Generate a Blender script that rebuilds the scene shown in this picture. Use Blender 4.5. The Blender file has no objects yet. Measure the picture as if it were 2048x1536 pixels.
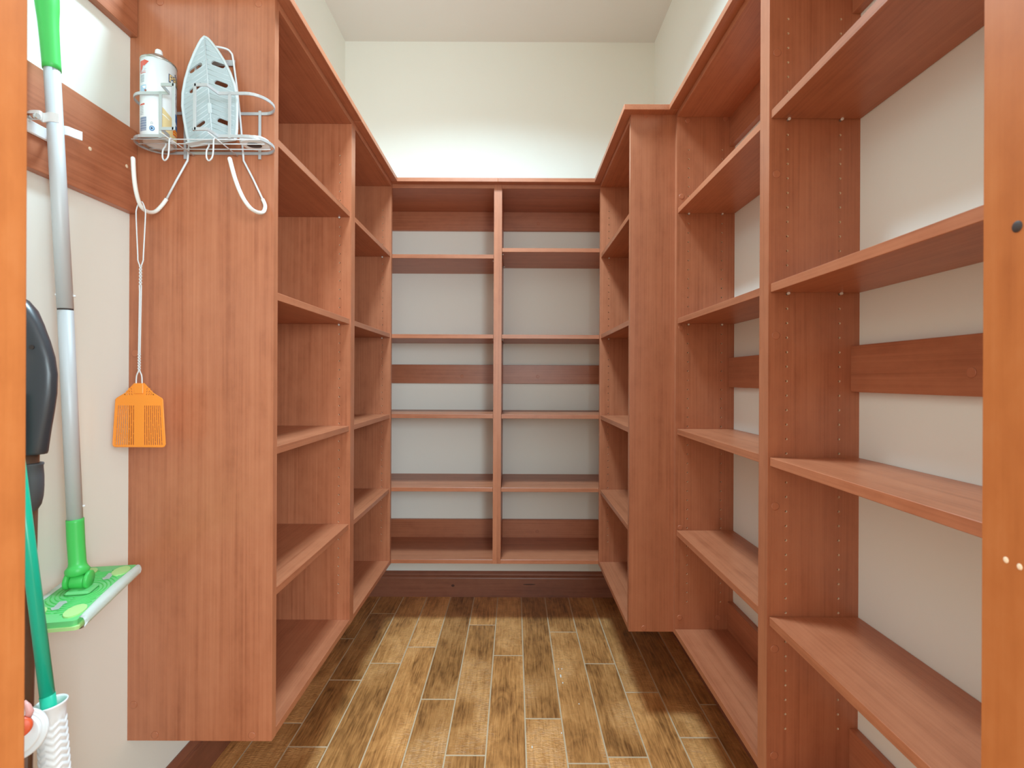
import bpy, bmesh, math, random
from mathutils import Vector, Matrix
random.seed(7)
PI = math.pi
C = bpy.context.scene.collection
SC = bpy.context.scene

# ------------------------------------------------------------------ camera, light, exposure
H = 1.187                                   # eye height above the floor
cam = bpy.data.cameras.new('camera'); cam_ob = bpy.data.objects.new('camera', cam); C.objects.link(cam_ob)
cam.sensor_width = 36.0; cam.lens = 930 / 2048 * 36
cam.shift_x = -5 / 2048; cam.shift_y = -10 / 2048
cam.clip_start = 0.02
cam_ob.location = (0, 0, H); cam_ob.rotation_euler = (PI / 2, 0, 0.0044)
cam_ob.rotation_euler = (Matrix.Rotation(PI / 2, 4, 'X') @ Matrix.Rotation(0.0044, 4, 'Z')).to_euler()
cam.dof.use_dof = True; cam.dof.focus_distance = 1.8; cam.dof.aperture_fstop = 8.0
SC.camera = cam_ob

world = bpy.data.worlds.new('hall_light'); SC.world = world; world.use_nodes = True
bg = world.node_tree.nodes['Background']; bg.inputs['Color'].default_value = (1.0, 1.0, 0.92, 1); bg.inputs['Strength'].default_value = 1.45

def area(name, loc, rot, size, power, color, size_y=None):
    l = bpy.data.lights.new(name, 'AREA'); l.energy = power; l.color = color; l.size = size
    l.shape = 'DISK'
    if size_y: l.shape = 'RECTANGLE'; l.size_y = size_y
    o = bpy.data.objects.new(name, l); o.location = loc; o.rotation_euler = rot; C.objects.link(o); return o
lamp = area('ceiling_lamp', (-0.22, 1.38, 2.97), (0, 0, 0), 0.36, 25, (0.80, 1.17, 1.38)); lamp.data.spread = math.radians(144)
hall = area('hall_lamp', (0.62, -0.75, 1.45), (0, 0, 0), 0.8, 29, (0.88, 1.1, 1.20))
hall.rotation_euler = (Vector((-0.75, 1.14, 1.05)) - hall.location).to_track_quat('-Z', 'Y').to_euler()

vs = SC.view_settings; SC.display_settings.display_device = 'sRGB'
vs.view_transform = 'Standard'; vs.look = 'None'; vs.gamma = 1.0; vs.exposure = 0.29; vs.use_curve_mapping = False
SC.cycles.max_bounces = 10; SC.cycles.diffuse_bounces = 8

# ------------------------------------------------------------------ materials
def srgb(r, g, b):
    f = lambda c: (c / 255 / 12.92) if c / 255 <= 0.04045 else ((c / 255 + 0.055) / 1.055) ** 2.4
    return (f(r), f(g), f(b), 1)
def new_mat(name):
    m = bpy.data.materials.new(name); m.use_nodes = True
    nt = m.node_tree; return m, nt, nt.nodes['Principled BSDF']
def N(nt, t, **kw):
    n = nt.nodes.new(t)
    for k, v in kw.items():
        if k in n.inputs: n.inputs[k].default_value = v
        else: setattr(n, k, v)
    return n
def plain(name, col, rough=0.5, metal=0.0, spec=0.5, noise=0.0, nscale=40, bump=0.0, trans=0.0):
    m, nt, p = new_mat(name)
    p.inputs['Base Color'].default_value = col; p.inputs['Roughness'].default_value = rough
    p.inputs['Metallic'].default_value = metal; p.inputs['Specular IOR Level'].default_value = spec
    if trans: p.inputs['Transmission Weight'].default_value = trans
    tc = N(nt, 'ShaderNodeTexCoord'); nz = N(nt, 'ShaderNodeTexNoise', Scale=nscale, Detail=3.0)
    nt.links.new(tc.outputs['Object'], nz.inputs['Vector'])
    mx = N(nt, 'ShaderNodeMix', data_type='RGBA'); mx.blend_type = 'MULTIPLY'; mx.inputs[0].default_value = noise
    mx.inputs[6].default_value = col; nt.links.new(nz.outputs['Fac'], mx.inputs[7]); nt.links.new(mx.outputs[2], p.inputs['Base Color'])
    if bump:
        b = N(nt, 'ShaderNodeBump', Strength=bump, Distance=0.002); nt.links.new(nz.outputs['Fac'], b.inputs['Height']); nt.links.new(b.outputs[0], p.inputs['Normal'])
    return m
def grain_wood(name, light, mid, dark, axis, rough=0.4, fine=1.0, blotch=0.5, bump=0.05, rough_tex=True, coat=0.0):
    """Straight grained wood; the grain runs along the given local axis and shifts from board to board."""
    m, nt, p = new_mat(name); L = nt.links.new
    tc = N(nt, 'ShaderNodeTexCoord'); oi = N(nt, 'ShaderNodeObjectInfo')
    off = N(nt, 'ShaderNodeVectorMath', operation='SCALE'); off.inputs[0].default_value = (17.3, 29.1, 41.7); L(oi.outputs['Random'], off.inputs['Scale'])
    add = N(nt, 'ShaderNodeVectorMath', operation='ADD'); L(tc.outputs['Object'], add.inputs[0]); L(off.outputs[0], add.inputs[1])
    def mapped(across, along):
        s = [across] * 3; s['XYZ'.index(axis)] = along
        mp = N(nt, 'ShaderNodeMapping'); mp.inputs['Scale'].default_value = s; L(add.outputs[0], mp.inputs['Vector']); return mp
    n1 = N(nt, 'ShaderNodeTexNoise', Scale=1.0, Detail=4.0, Roughness=0.6); L(mapped(170 * fine, 2.2).outputs[0], n1.inputs['Vector'])
    n2 = N(nt, 'ShaderNodeTexNoise', Scale=1.0, Detail=3.0, Roughness=0.5, Distortion=0.6); L(mapped(22 * fine, 0.9).outputs[0], n2.inputs['Vector'])
    n3 = N(nt, 'ShaderNodeTexNoise', Scale=1.0, Detail=4.0, Roughness=0.65); L(mapped(26, 16).outputs[0], n3.inputs['Vector'])
    r = N(nt, 'ShaderNodeValToRGB'); e = r.color_ramp.elements
    e[0].position = 0.30; e[0].color = dark; e[1].position = 0.72; e[1].color = light
    x = r.color_ramp.elements.new(0.5); x.color = mid
    m1 = N(nt, 'ShaderNodeMath', operation='MULTIPLY'); L(n1.outputs['Fac'], m1.inputs[0]); m1.inputs[1].default_value = 0.42
    m2 = N(nt, 'ShaderNodeMath', operation='MULTIPLY_ADD'); L(n2.outputs['Fac'], m2.inputs[0]); m2.inputs[1].default_value = 0.58 - 0.3 * blotch; L(m1.outputs[0], m2.inputs[2])
    m3 = N(nt, 'ShaderNodeMath', operation='MULTIPLY_ADD'); L(n3.outputs['Fac'], m3.inputs[0]); m3.inputs[1].default_value = 0.3 * blotch; L(m2.outputs[0], m3.inputs[2])
    L(m3.outputs[0], r.inputs['Fac'])
    hv = N(nt, 'ShaderNodeHueSaturation'); L(r.outputs['Color'], hv.inputs['Color'])
    v = N(nt, 'ShaderNodeMapRange'); v.inputs['To Min'].default_value = 0.93; v.inputs['To Max'].default_value = 1.07; L(oi.outputs['Random'], v.inputs['Value']); L(v.outputs[0], hv.inputs['Value'])
    L(hv.outputs['Color'], p.inputs['Base Color'])
    p.inputs['Roughness'].default_value = rough; p.inputs['Specular IOR Level'].default_value = 0.65; p.inputs['Coat Weight'].default_value = coat; p.inputs['Coat Roughness'].default_value = 0.2
    if bump:
        b = N(nt, 'ShaderNodeBump', Strength=bump, Distance=0.001); L(n1.outputs['Fac'], b.inputs['Height']); L(b.outputs[0], p.inputs['Normal'])
    return m
CH = (srgb(191, 122, 87), srgb(175, 106, 73), srgb(146, 81, 52))
M = {}
for ax in 'XYZ':
    M['cherry' + ax] = grain_wood('cherry_laminate_' + ax.lower(), *CH, ax, rough=0.38, blotch=0.9)
    M['alder' + ax] = grain_wood('stained_alder_' + ax.lower(), srgb(196, 123, 72), srgb(182, 106, 55), srgb(161, 88, 42), ax, rough=0.35, fine=0.35, blotch=1.2)
    M['base' + ax] = grain_wood('baseboard_wood_' + ax.lower(), srgb(160, 103, 78), srgb(143, 88, 66), srgb(112, 66, 50), ax, rough=0.4, fine=0.4, blotch=1.0)
M['knot'] = plain('dark_knot', srgb(84, 50, 40), 0.5)
M['cap'] = plain('cover_cap', srgb(178, 108, 76), 0.35)
M['raw'] = plain('raw_particle_board', srgb(240, 214, 184), 0.7)
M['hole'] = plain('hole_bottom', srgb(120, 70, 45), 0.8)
M['pin'] = plain('nickel_pin', srgb(240, 236, 228), 0.3, 0.2)
M['white_metal'] = plain('white_coated_wire', srgb(222, 224, 226), 0.35)
M['silver_coat'] = plain('silver_coated_strip', srgb(196, 197, 199), 0.38, 0.35)
M['sleeve'] = plain('white_vinyl_sleeve', srgb(240, 240, 234), 0.4)
M['alu'] = plain('satin_aluminium', srgb(204, 206, 208), 0.5, 0.15)
M['steel'] = plain('bright_steel', srgb(215, 215, 215), 0.18, 1.0)
M['tin'] = plain('tinplate', srgb(196, 192, 184), 0.3, 0.9)
M['white_plastic'] = plain('white_plastic', srgb(238, 239, 240), 0.35)
M['grey_plastic'] = plain('pale_grey_blue_plastic', srgb(176, 187, 191), 0.45)
M['grey_rib'] = plain('pale_plastic_ribs', srgb(203, 211, 214), 0.42)
M['green'] = plain('bright_green_plastic', srgb(76, 204, 96), 0.4)
M['green_pale'] = plain('pale_green_plastic', srgb(112, 208, 128), 0.4)
M['lime'] = plain('lime_rubber', srgb(186, 228, 148), 0.5)
M['cloth'] = plain('white_cleaning_cloth', srgb(250, 251, 251), 0.85, noise=0.0, nscale=300, bump=0.3)
M['teal'] = plain('teal_plastic', srgb(28, 186, 150), 0.28)
M['black'] = plain('black_plastic', srgb(60, 61, 66), 0.32)
M['grip'] = plain('charcoal_rubber', srgb(78, 78, 82), 0.55)
M['shaft'] = plain('brown_shaft', srgb(112, 82, 66), 0.4, noise=0.2, nscale=60)
M['orange'] = plain('orange_plastic', srgb(250, 150, 52), 0.4)
M['dark'] = plain('dark_knot_and_hole_shade', srgb(58, 46, 42), 0.6)  # dark brown of knot and pole joint; also paints shade into holes
M['red_orange'] = plain('red_orange_plastic', srgb(238, 96, 56), 0.4)
M['pink'] = plain('pink_plastic', srgb(240, 176, 170), 0.4)
M['can_white'] = plain('white_enamel', srgb(236, 238, 240), 0.28)
for n, c in dict(ink_red=(214, 84, 62), ink_grey=(150, 158, 170), ink_navy=(36, 48, 92), ink_blue=(48, 108, 168), ink_paleblue=(166, 196, 222), ink_gold=(226, 190, 128),
                 ink_tan=(226, 202, 150), ink_orange=(236, 106, 40), ink_yellow=(246, 212, 80), ink_white=(244, 246, 246), ink_barcode=(120, 136, 168), ink_brown=(150, 74, 56)).items():
    M[n] = plain(n, srgb(*c), 0.35)
M['pale_seam'] = plain('pale_plank_seam', srgb(204, 178, 146), 0.6)  # pale tone showing in the gaps between planks

def paint(name, col, bump=0.08):
    m, nt, p = new_mat(name); L = nt.links.new
    p.inputs['Base Color'].default_value = col; p.inputs['Roughness'].default_value = 0.62; p.inputs['Specular IOR Level'].default_value = 0.3
    tc = N(nt, 'ShaderNodeTexCoord'); nz = N(nt, 'ShaderNodeTexNoise', Scale=9.0, Detail=5.0, Roughness=0.6); L(tc.outputs['Object'], nz.inputs['Vector'])
    b = N(nt, 'ShaderNodeBump', Strength=bump, Distance=0.01); L(nz.outputs['Fac'], b.inputs['Height']); L(b.outputs[0], p.inputs['Normal'])
    return m
M['wall'] = paint('off_white_wall_paint', srgb(238, 239, 231))
M['ceil'] = paint('ceiling_paint', srgb(224, 223, 218), 0.05)

def plank_mat():
    m, nt, p = new_mat('hand_scraped_plank'); L = nt.links.new
    tc = N(nt, 'ShaderNodeTexCoord'); oi = N(nt, 'ShaderNodeObjectInfo')
    off = N(nt, 'ShaderNodeVectorMath', operation='SCALE'); off.inputs[0].default_value = (13.1, 37.7, 0); L(oi.outputs['Random'], off.inputs['Scale'])
    add = N(nt, 'ShaderNodeVectorMath', operation='ADD'); L(tc.outputs['Object'], add.inputs[0]); L(off.outputs[0], add.inputs[1])
    def mp(x, y):
        q = N(nt, 'ShaderNodeMapping'); q.inputs['Scale'].default_value = (x, y, 1); L(add.outputs[0], q.inputs['Vector']); return q
    g = N(nt, 'ShaderNodeTexNoise', Scale=1.0, Detail=5.0, Roughness=0.65, Distortion=0.4); L(mp(130, 9).outputs[0], g.inputs['Vector'])
    blot = N(nt, 'ShaderNodeTexNoise', Scale=1.0, Detail=4.0, Roughness=0.6, Distortion=1.2); L(mp(17, 9).outputs[0], blot.inputs['Vector'])
    curl = N(nt, 'ShaderNodeTexNoise', Scale=1.0, Detail=3.0, Roughness=0.55, Distortion=2.6); L(mp(26, 75).outputs[0], curl.inputs['Vector'])
    mk = N(nt, 'ShaderNodeTexNoise', Scale=1.0, Detail=1.0); L(mp(5, 2.4).outputs[0], mk.inputs['Vector'])
    mkr = N(nt, 'ShaderNodeMapRange'); mkr.inputs['From Min'].default_value = 0.45; mkr.inputs['From Max'].default_value = 0.62; L(mk.outputs['Fac'], mkr.inputs['Value'])
    cm = N(nt, 'ShaderNodeMath', operation='MULTIPLY'); L(curl.outputs['Fac'], cm.inputs[0]); L(mkr.outputs[0], cm.inputs[1])
    a2 = N(nt, 'ShaderNodeMath', operation='MULTIPLY_ADD'); L(blot.outputs['Fac'], a2.inputs[0]); a2.inputs[1].default_value = 0.42
    a3 = N(nt, 'ShaderNodeMath', operation='MULTIPLY_ADD'); L(cm.outputs[0], a3.inputs[0]); a3.inputs[1].default_value = 0.34
    a0 = N(nt, 'ShaderNodeMath', operation='MULTIPLY'); L(g.outputs['Fac'], a0.inputs[0]); a0.inputs[1].default_value = 0.62; L(a0.outputs[0], a2.inputs[2])
    L(a2.outputs[0], a3.inputs[2])
    r = N(nt, 'ShaderNodeValToRGB'); e = r.color_ramp.elements
    e[0].position = 0.38; e[0].color = srgb(120, 76, 40); e[1].position = 0.80; e[1].color = srgb(228, 166, 104)
    x = e.new(0.57); x.color = srgb(188, 129, 74)
    L(a3.outputs[0], r.inputs['Fac'])
    hv = N(nt, 'ShaderNodeHueSaturation'); L(r.outputs['Color'], hv.inputs['Color'])
    v = N(nt, 'ShaderNodeMapRange'); v.inputs['To Min'].default_value = 0.82; v.inputs['To Max'].default_value = 1.16; L(oi.outputs['Random'], v.inputs['Value']); L(v.outputs[0], hv.inputs['Value'])
    L(hv.outputs['Color'], p.inputs['Base Color']); p.inputs['Roughness'].default_value = 0.3
    hs = N(nt, 'ShaderNodeMath', operation='MULTIPLY_ADD'); L(cm.outputs[0], hs.inputs[0]); hs.inputs[1].default_value = 2.4; L(g.outputs['Fac'], hs.inputs[2])
    b = N(nt, 'ShaderNodeBump', Strength=0.6, Distance=0.0025); L(hs.outputs[0], b.inputs['Height']); L(b.outputs[0], p.inputs['Normal'])
    return m
M['plank'] = plank_mat()

# ------------------------------------------------------------------ mesh helpers
def box(bm, x0, x1, y0, y1, z0, z1, bev=0.0, mi=0):
    if x0 > x1: x0, x1 = x1, x0
    if y0 > y1: y0, y1 = y1, y0
    v = [bm.verts.new((x, y, z)) for z in (z0, z1) for y in (y0, y1) for x in (x0, x1)]
    fs = [bm.faces.new([v[i] for i in q]) for q in ((0, 2, 3, 1), (4, 5, 7, 6), (0, 1, 5, 4), (2, 6, 7, 3), (0, 4, 6, 2), (1, 3, 7, 5))]
    for f in fs: f.material_index = mi
    if bev:
        es = {e for f in fs for e in f.edges}
        bmesh.ops.bevel(bm, geom=list(es), offset=bev, segments=1, affect='EDGES', material=-1)
def frames(pts, closed=False):
    n = len(pts); T = []
    for i in range(n):
        a = pts[i - 1] if (i or closed) else pts[0]; b = pts[(i + 1) % n] if (i < n - 1 or closed) else pts[-1]
        T.append((b - a).normalized())
    u = T[0].orthogonal().normalized(); U = []
    for t in T:
        u = (u - t * u.dot(t)); u = u.normalized() if u.length > 1e-6 else t.orthogonal().normalized(); U.append(u.copy())
    return T, U
def tube(bm, pts, r, n=8, closed=False, mi=0, smooth=True):
    pts = [Vector(p) for p in pts]; T, U = frames(pts, closed)
    rs = r if isinstance(r, (list, tuple)) else [r] * len(pts)
    rings = []
    for p, t, u, rr in zip(pts, T, U, rs):
        w = t.cross(u); rings.append([bm.verts.new(p + (u * math.cos(2 * PI * k / n) + w * math.sin(2 * PI * k / n)) * rr) for k in range(n)])
    m = len(rings)
    for i in range(m if closed else m - 1):
        a, b = rings[i], rings[(i + 1) % m]
        for k in range(n):
            f = bm.faces.new((a[k], a[(k + 1) % n], b[(k + 1) % n], b[k])); f.smooth = smooth; f.material_index = mi
    if not closed:
        f = bm.faces.new(rings[0][::-1]); f.material_index = mi; f = bm.faces.new(rings[-1]); f.material_index = mi
def strip(bm, pts, h, t, up=Vector((0, 0, 1)), closed=False, mi=0):
    """Flat bar bent along a path: h tall (along up), t thick."""
    pts = [Vector(p) for p in pts]; n = len(pts); rings = []
    for i, p in enumerate(pts):
        a = pts[i - 1] if (i or closed) else pts[0]; b = pts[(i + 1) % n] if (i < n - 1 or closed) else pts[-1]
        d1 = (p - a).normalized() if (p - a).length > 1e-9 else (b - p).normalized(); d2 = (b - p).normalized() if (b - p).length > 1e-9 else d1
        d = (d1 + d2).normalized(); s = d.cross(up).normalized(); k = 1 / max(0.5, d.dot(d1))
        rings.append([bm.verts.new(p + s * (t / 2 * k * sx) + up * (h / 2 * sz)) for sx, sz in ((-1, -1), (1, -1), (1, 1), (-1, 1))])
    for i in range(n if closed else n - 1):
        a, b = rings[i], rings[(i + 1) % n]
        for k in range(4):
            f = bm.faces.new((a[k], a[(k + 1) % 4], b[(k + 1) % 4], b[k])); f.material_index = mi
    if not closed: bm.faces.new(rings[0][::-1]); bm.faces.new(rings[-1])
def lathe(bm, prof, c, n=32, mi=0, axis=None, fn=None, cap=True):
    """Turned shape: prof is a list of (radius, height); axis is the turning axis."""
    ax = Vector(axis).normalized() if axis is not None else Vector((0, 0, 1)); u = ax.orthogonal().normalized() if axis is not None else Vector((1, 0, 0)); w = ax.cross(u)
    rings = []
    for r, z in prof:
        ring = []
        for k in range(n):
            a = 2 * PI * k / n; rr = r + (fn(a, z) if fn else 0)
            ring.append(bm.verts.new(Vector(c) + ax * z + (u * math.cos(a) + w * math.sin(a)) * rr))
        rings.append(ring)
    for a, b in zip(rings, rings[1:]):
        for k in range(n):
            f = bm.faces.new((a[k], a[(k + 1) % n], b[(k + 1) % n], b[k])); f.smooth = True; f.material_index = mi
    if cap:
        for ring in (rings[0], rings[-1]):
            f = bm.faces.new(ring); f.material_index = mi
def sm(pts, n=6):
    """Catmull-Rom through points."""
    P = [Vector(p) for p in pts]; out = []
    for i in range(len(P) - 1):
        a, b, c, d = P[max(i - 1, 0)], P[i], P[i + 1], P[min(i + 2, len(P) - 1)]
        for k in range(n):
            t = k / n
            out.append(0.5 * ((2 * b) + (c - a) * t + (2 * a - 5 * b + 4 * c - d) * t * t + (3 * b - a - 3 * c + d) * t ** 3))
    out.append(P[-1]); return out
def outline_plate(bm, outer, holes, thick, mi=0):
    """Flat plate in local xy with holes, given thickness in z (centred)."""
    edges = []
    for loop in [outer] + holes:
        vs_ = [bm.verts.new((x, y, -thick / 2)) for x, y in loop]
        edges += [bm.edges.new((vs_[i], vs_[(i + 1) % len(vs_)])) for i in range(len(vs_))]
    r = bmesh.ops.triangle_fill(bm, use_beauty=True, use_dissolve=False, edges=edges)
    fs = [g for g in r['geom'] if isinstance(g, bmesh.types.BMFace)]
    e = bmesh.ops.extrude_face_region(bm, geom=fs)
    bmesh.ops.translate(bm, verts=[g for g in e['geom'] if isinstance(g, bmesh.types.BMVert)], vec=(0, 0, thick))
    for f in bm.faces: f.material_index = mi
def xf(bm, mat, start=0):
    bm.verts.ensure_lookup_table()
    for v in bm.verts[start:]: v.co = mat @ v.co
WORLD = {}
def root(name, label, cat, loc=(0, 0, 0), group=None, kind=None):
    o = bpy.data.objects.new(name, None); C.objects.link(o); o.location = loc; o.empty_display_size = 0.05
    o['label'] = label; o['category'] = cat
    if group: o['group'] = group
    WORLD[o.name] = Vector(loc); return o
def finish(name, bm, mats, recalc=True):
    if recalc: bmesh.ops.recalc_face_normals(bm, faces=bm.faces[:])
    me = bpy.data.meshes.new(name); bm.to_mesh(me); bm.free()
    for m in (mats if isinstance(mats, (list, tuple)) else [mats]): me.materials.append(m)
    return me
def obj(name, bm, mats, parent=None, recalc=True, label=None):
    """Links one mesh object. The mesh is given in world coordinates; its origin goes to its own middle."""
    xs = [v.co for v in bm.verts]
    c = Vector([(min(p[i] for p in xs) + max(p[i] for p in xs)) / 2 for i in range(3)])
    for v in bm.verts: v.co -= c
    o = bpy.data.objects.new(name, finish(name, bm, mats, recalc)); C.objects.link(o)
    WORLD[o.name] = c
    if parent is not None: o.parent = parent; o.location = c - WORLD[parent.name]
    else: o.location = c
    if label: o['label'] = label
    return o
def put(name, me, loc, parent, rot=None):
    """Links an object that shares a mesh; loc is in the world."""
    o = bpy.data.objects.new(name, me); C.objects.link(o); o.parent = parent; o.location = Vector(loc) - WORLD[parent.name]
    if rot: o.rotation_euler = rot
    WORLD[o.name] = Vector(loc); return o
def tag(o, label, cat, group=None):
    o['label'] = label; o['category'] = cat
    if group: o['group'] = group
    return o
def struct(name, bm, m, parent=None):
    o = obj(name, bm, m, parent)
    if parent is None: o['kind'] = 'structure'
    return o

# ------------------------------------------------------------------ the room
XL, XR, YF, YB, ZC = -0.934, 0.757, 0.41, 2.543, 3.03
DL, DR, DT = -0.4255, 0.4075, 2.46         # door opening
def sbox(name, m, *a, bev=0.0):
    bm = bmesh.new(); box(bm, *a, bev=bev); return struct(name, bm, m)
sbox('wall_left', M['wall'], XL - 0.1, XL, 0.29, YB + 0.1, 0, ZC)
sbox('wall_right', M['wall'], XR, XR + 0.1, 0.29, YB + 0.1, 0, ZC)
sbox('wall_back', M['wall'], XL, XR, YB, YB + 0.1, 0, ZC)
sbox('ceiling', M['ceil'], XL - 0.1, XR + 0.1, 0.29, YB + 0.1, ZC, ZC + 0.1)
bm = bmesh.new()
box(bm, XL - 1.2, DL - 0.02, 0.29, YF, 0, ZC); box(bm, DR + 0.02, XR + 1.2, 0.29, YF, 0, ZC); box(bm, DL - 0.02, DR + 0.02, 0.29, YF, DT + 0.02, ZC)
struct('wall_front', bm, M['wall'])
def jamb(name, x0, x1, z0, z1):
    bm = bmesh.new(); box(bm, x0, x1, 0.27, YF + 0.004, z0, z1)
    bmesh.ops.bevel(bm, geom=[e for e in bm.edges if abs(e.verts[0].co.z - e.verts[1].co.z) > 1], offset=0.0095, segments=4, affect='EDGES')
    return struct(name, bm, M['alderZ'])
jl = jamb('trim_1', DL - 0.02, DL, 0, DT); jr = jamb('trim_2', DR, DR + 0.02, 0, DT)
sbox('trim_3', M['alderX'], DL - 0.02, DR + 0.02, 0.27, YF + 0.004, DT, DT + 0.02, bev=0.003)
# knot and specks of bare filler on the right jamb
bm = bmesh.new(); bmesh.ops.create_uvsphere(bm, u_segments=12, v_segments=8, radius=1)
xf(bm, Matrix.Translation((DR, 0.3775, 1.3125)) @ Matrix.Diagonal((0.0012, 0.0042, 0.0048, 1))); obj('knot', bm, M['dark'], jr, label='dark knot in the orange door jamb')
for y, z in ((0.385, 1.039), (0.3745, 1.0375)):
    bm = bmesh.new(); bmesh.ops.create_uvsphere(bm, u_segments=8, v_segments=6, radius=1)
    xf(bm, Matrix.Translation((DR, y, z)) @ Matrix.Diagonal((0.0006, 0.0022, 0.0026, 1))); obj('filled_nail_hole', bm, M['raw'], jr)

# baseboards: a flat board with a stepped, rounded top moulding
def baseboard(name, p0, p1, nrm, ax):
    prof = [(0, 0), (0.014, 0), (0.014, 0.1), (0.0125, 0.104), (0.0165, 0.106), (0.0165, 0.111), (0.012, 0.114), (0.0145, 0.119), (0.0135, 0.126), (0.0085, 0.133), (0.004, 0.137), (0, 0.137)]
    bm = bmesh.new(); nrm = Vector(nrm); A, B = Vector(p0), Vector(p1); r = []
    for P in (A, B): r.append([bm.verts.new(P + nrm * d + Vector((0, 0, z))) for d, z in prof])
    n = len(prof)
    for k in range(n): bm.faces.new((r[0][k], r[0][(k + 1) % n], r[1][(k + 1) % n], r[1][k]))
    bm.faces.new(r[0]); bm.faces.new(r[1][::-1])
    return struct(name, bm, M['base' + ax])
baseboard('baseboard_back', (XL, YB, 0), (XR, YB, 0), (0, -1, 0), 'X')
baseboard('baseboard_left', (XL, YF, 0), (XL, YB - 0.017, 0), (1, 0, 0), 'Y')
baseboard('baseboard_right', (XR, YF, 0), (XR, YB - 0.017, 0), (-1, 0, 0), 'Y')

# floor: a sub-floor with every plank laid on it
bm = bmesh.new(); box(bm, -5.0, 5.0, -8.0, YB + 0.1, -0.05, -0.0009); floor = struct('floor', bm, M['pale_seam'])
PW = 0.1277; X0 = -0.0857
joints = {-5: [2.348, 1.829, 1.497], -4: [1.938], -3: [2.057], -2: [1.722], -1: [2.243, 1.466], 0: [1.997], 1: [1.626], 2: [2.184], 3: [1.942], 4: [1.765], 5: [1.543], -6: [2.12, 1.6], -7: [1.8], 6: [2.2, 1.7]}
G = 0.0008
for k in range(-7, 7):
    ys = sorted(joints.get(k, [2.0])); lo = ys[0]
    while lo > 0.2: lo -= random.uniform(0.45, 0.95); ys.insert(0, lo)
    ys = [max(ys[0], -0.3)] + ys[1:] + [YB]
    for a, b in zip(ys, ys[1:]):
        x0, x1 = max(X0 + PW * k, XL), min(X0 + PW * (k + 1), XR)
        if x1 - x0 < 0.02 or b - a < 0.02: continue
        bm = bmesh.new(); box(bm, x0 + G, x1 - G, a + G * 2.0, b - G * 2.0, -0.012, random.uniform(-0.0003, 0.0003))
        top = [e for e in bm.edges if all(v.co.z > -0.005 for v in e.verts)]
        bmesh.ops.bevel(bm, geom=top, offset=0.0016, segments=2, affect='EDGES')
        obj('plank', bm, M['plank'], floor)

for x, y, rx, ry in ((0.186, 1.905, 0.0022, 0.006), (0.190, 1.86, 0.003, 0.011), (0.199, 1.905, 0.002, 0.005), (0.194, 1.818, 0.0025, 0.005), (0.163, 1.56, 0.002, 0.004), (0.241, 1.70, 0.0025, 0.003), (0.062, 1.50, 0.002, 0.006)):
    bm = bmesh.new(); lathe(bm, [(1, 0), (0.8, 0.0006), (0.2, 0.0008)], (0, 0, 0), 10)
    for v in bm.verts: v.co = Vector((x + v.co.x * rx, y + v.co.y * ry, 0.0002 + v.co.z))
    obj('paint_speck', bm, M['sleeve'], floor)
bb = bpy.data.objects['baseboard_back']
for x, z, rx, rz in ((-0.33, 0.062, 0.009, 0.007), (0.085, 0.070, 0.034, 0.0035)):
    bm = bmesh.new(); bmesh.ops.create_uvsphere(bm, u_segments=12, v_segments=8, radius=1); xf(bm, Matrix.Translation((x, YB - 0.014, z)) @ Matrix.Diagonal((rx, 0.0006, rz, 1))); obj('knot', bm, M['knot'], bb)

# ------------------------------------------------------------------ shelving units
T = 0.019
ZB, ZT = H - 0.8795, H + 0.925               # underside of the units, top of their top board
SHELF = [H + 0.5925, H + 0.2115, H - 0.1695, H - 0.519]
HOLE0, PITCH, NH = H + 0.7931, 0.0318, 50
class Frame:
    """a: along the unit, d: back from its front edge, z: up."""
    def __init__(s, side, front): s.side, s.front = side, front
    def w(s, a, d, z):
        if s.side == 'left': return Vector((s.front - d, a, z))
        if s.side == 'right': return Vector((s.front + d, a, z))
        return Vector((a, s.front + d, z))
    def box(s, bm, a0, a1, d0, d1, z0, z1, bev=0.0008):
        p, q = s.w(a0, d0, z0), s.w(a1, d1, z1); box(bm, p.x, q.x, p.y, q.y, z0, z1, bev=bev)
    def along(s): return 'X' if s.side == 'back' else 'Y'
    def avec(s): return Vector((1, 0, 0)) if s.side == 'back' else Vector((0, 1, 0))
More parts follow.
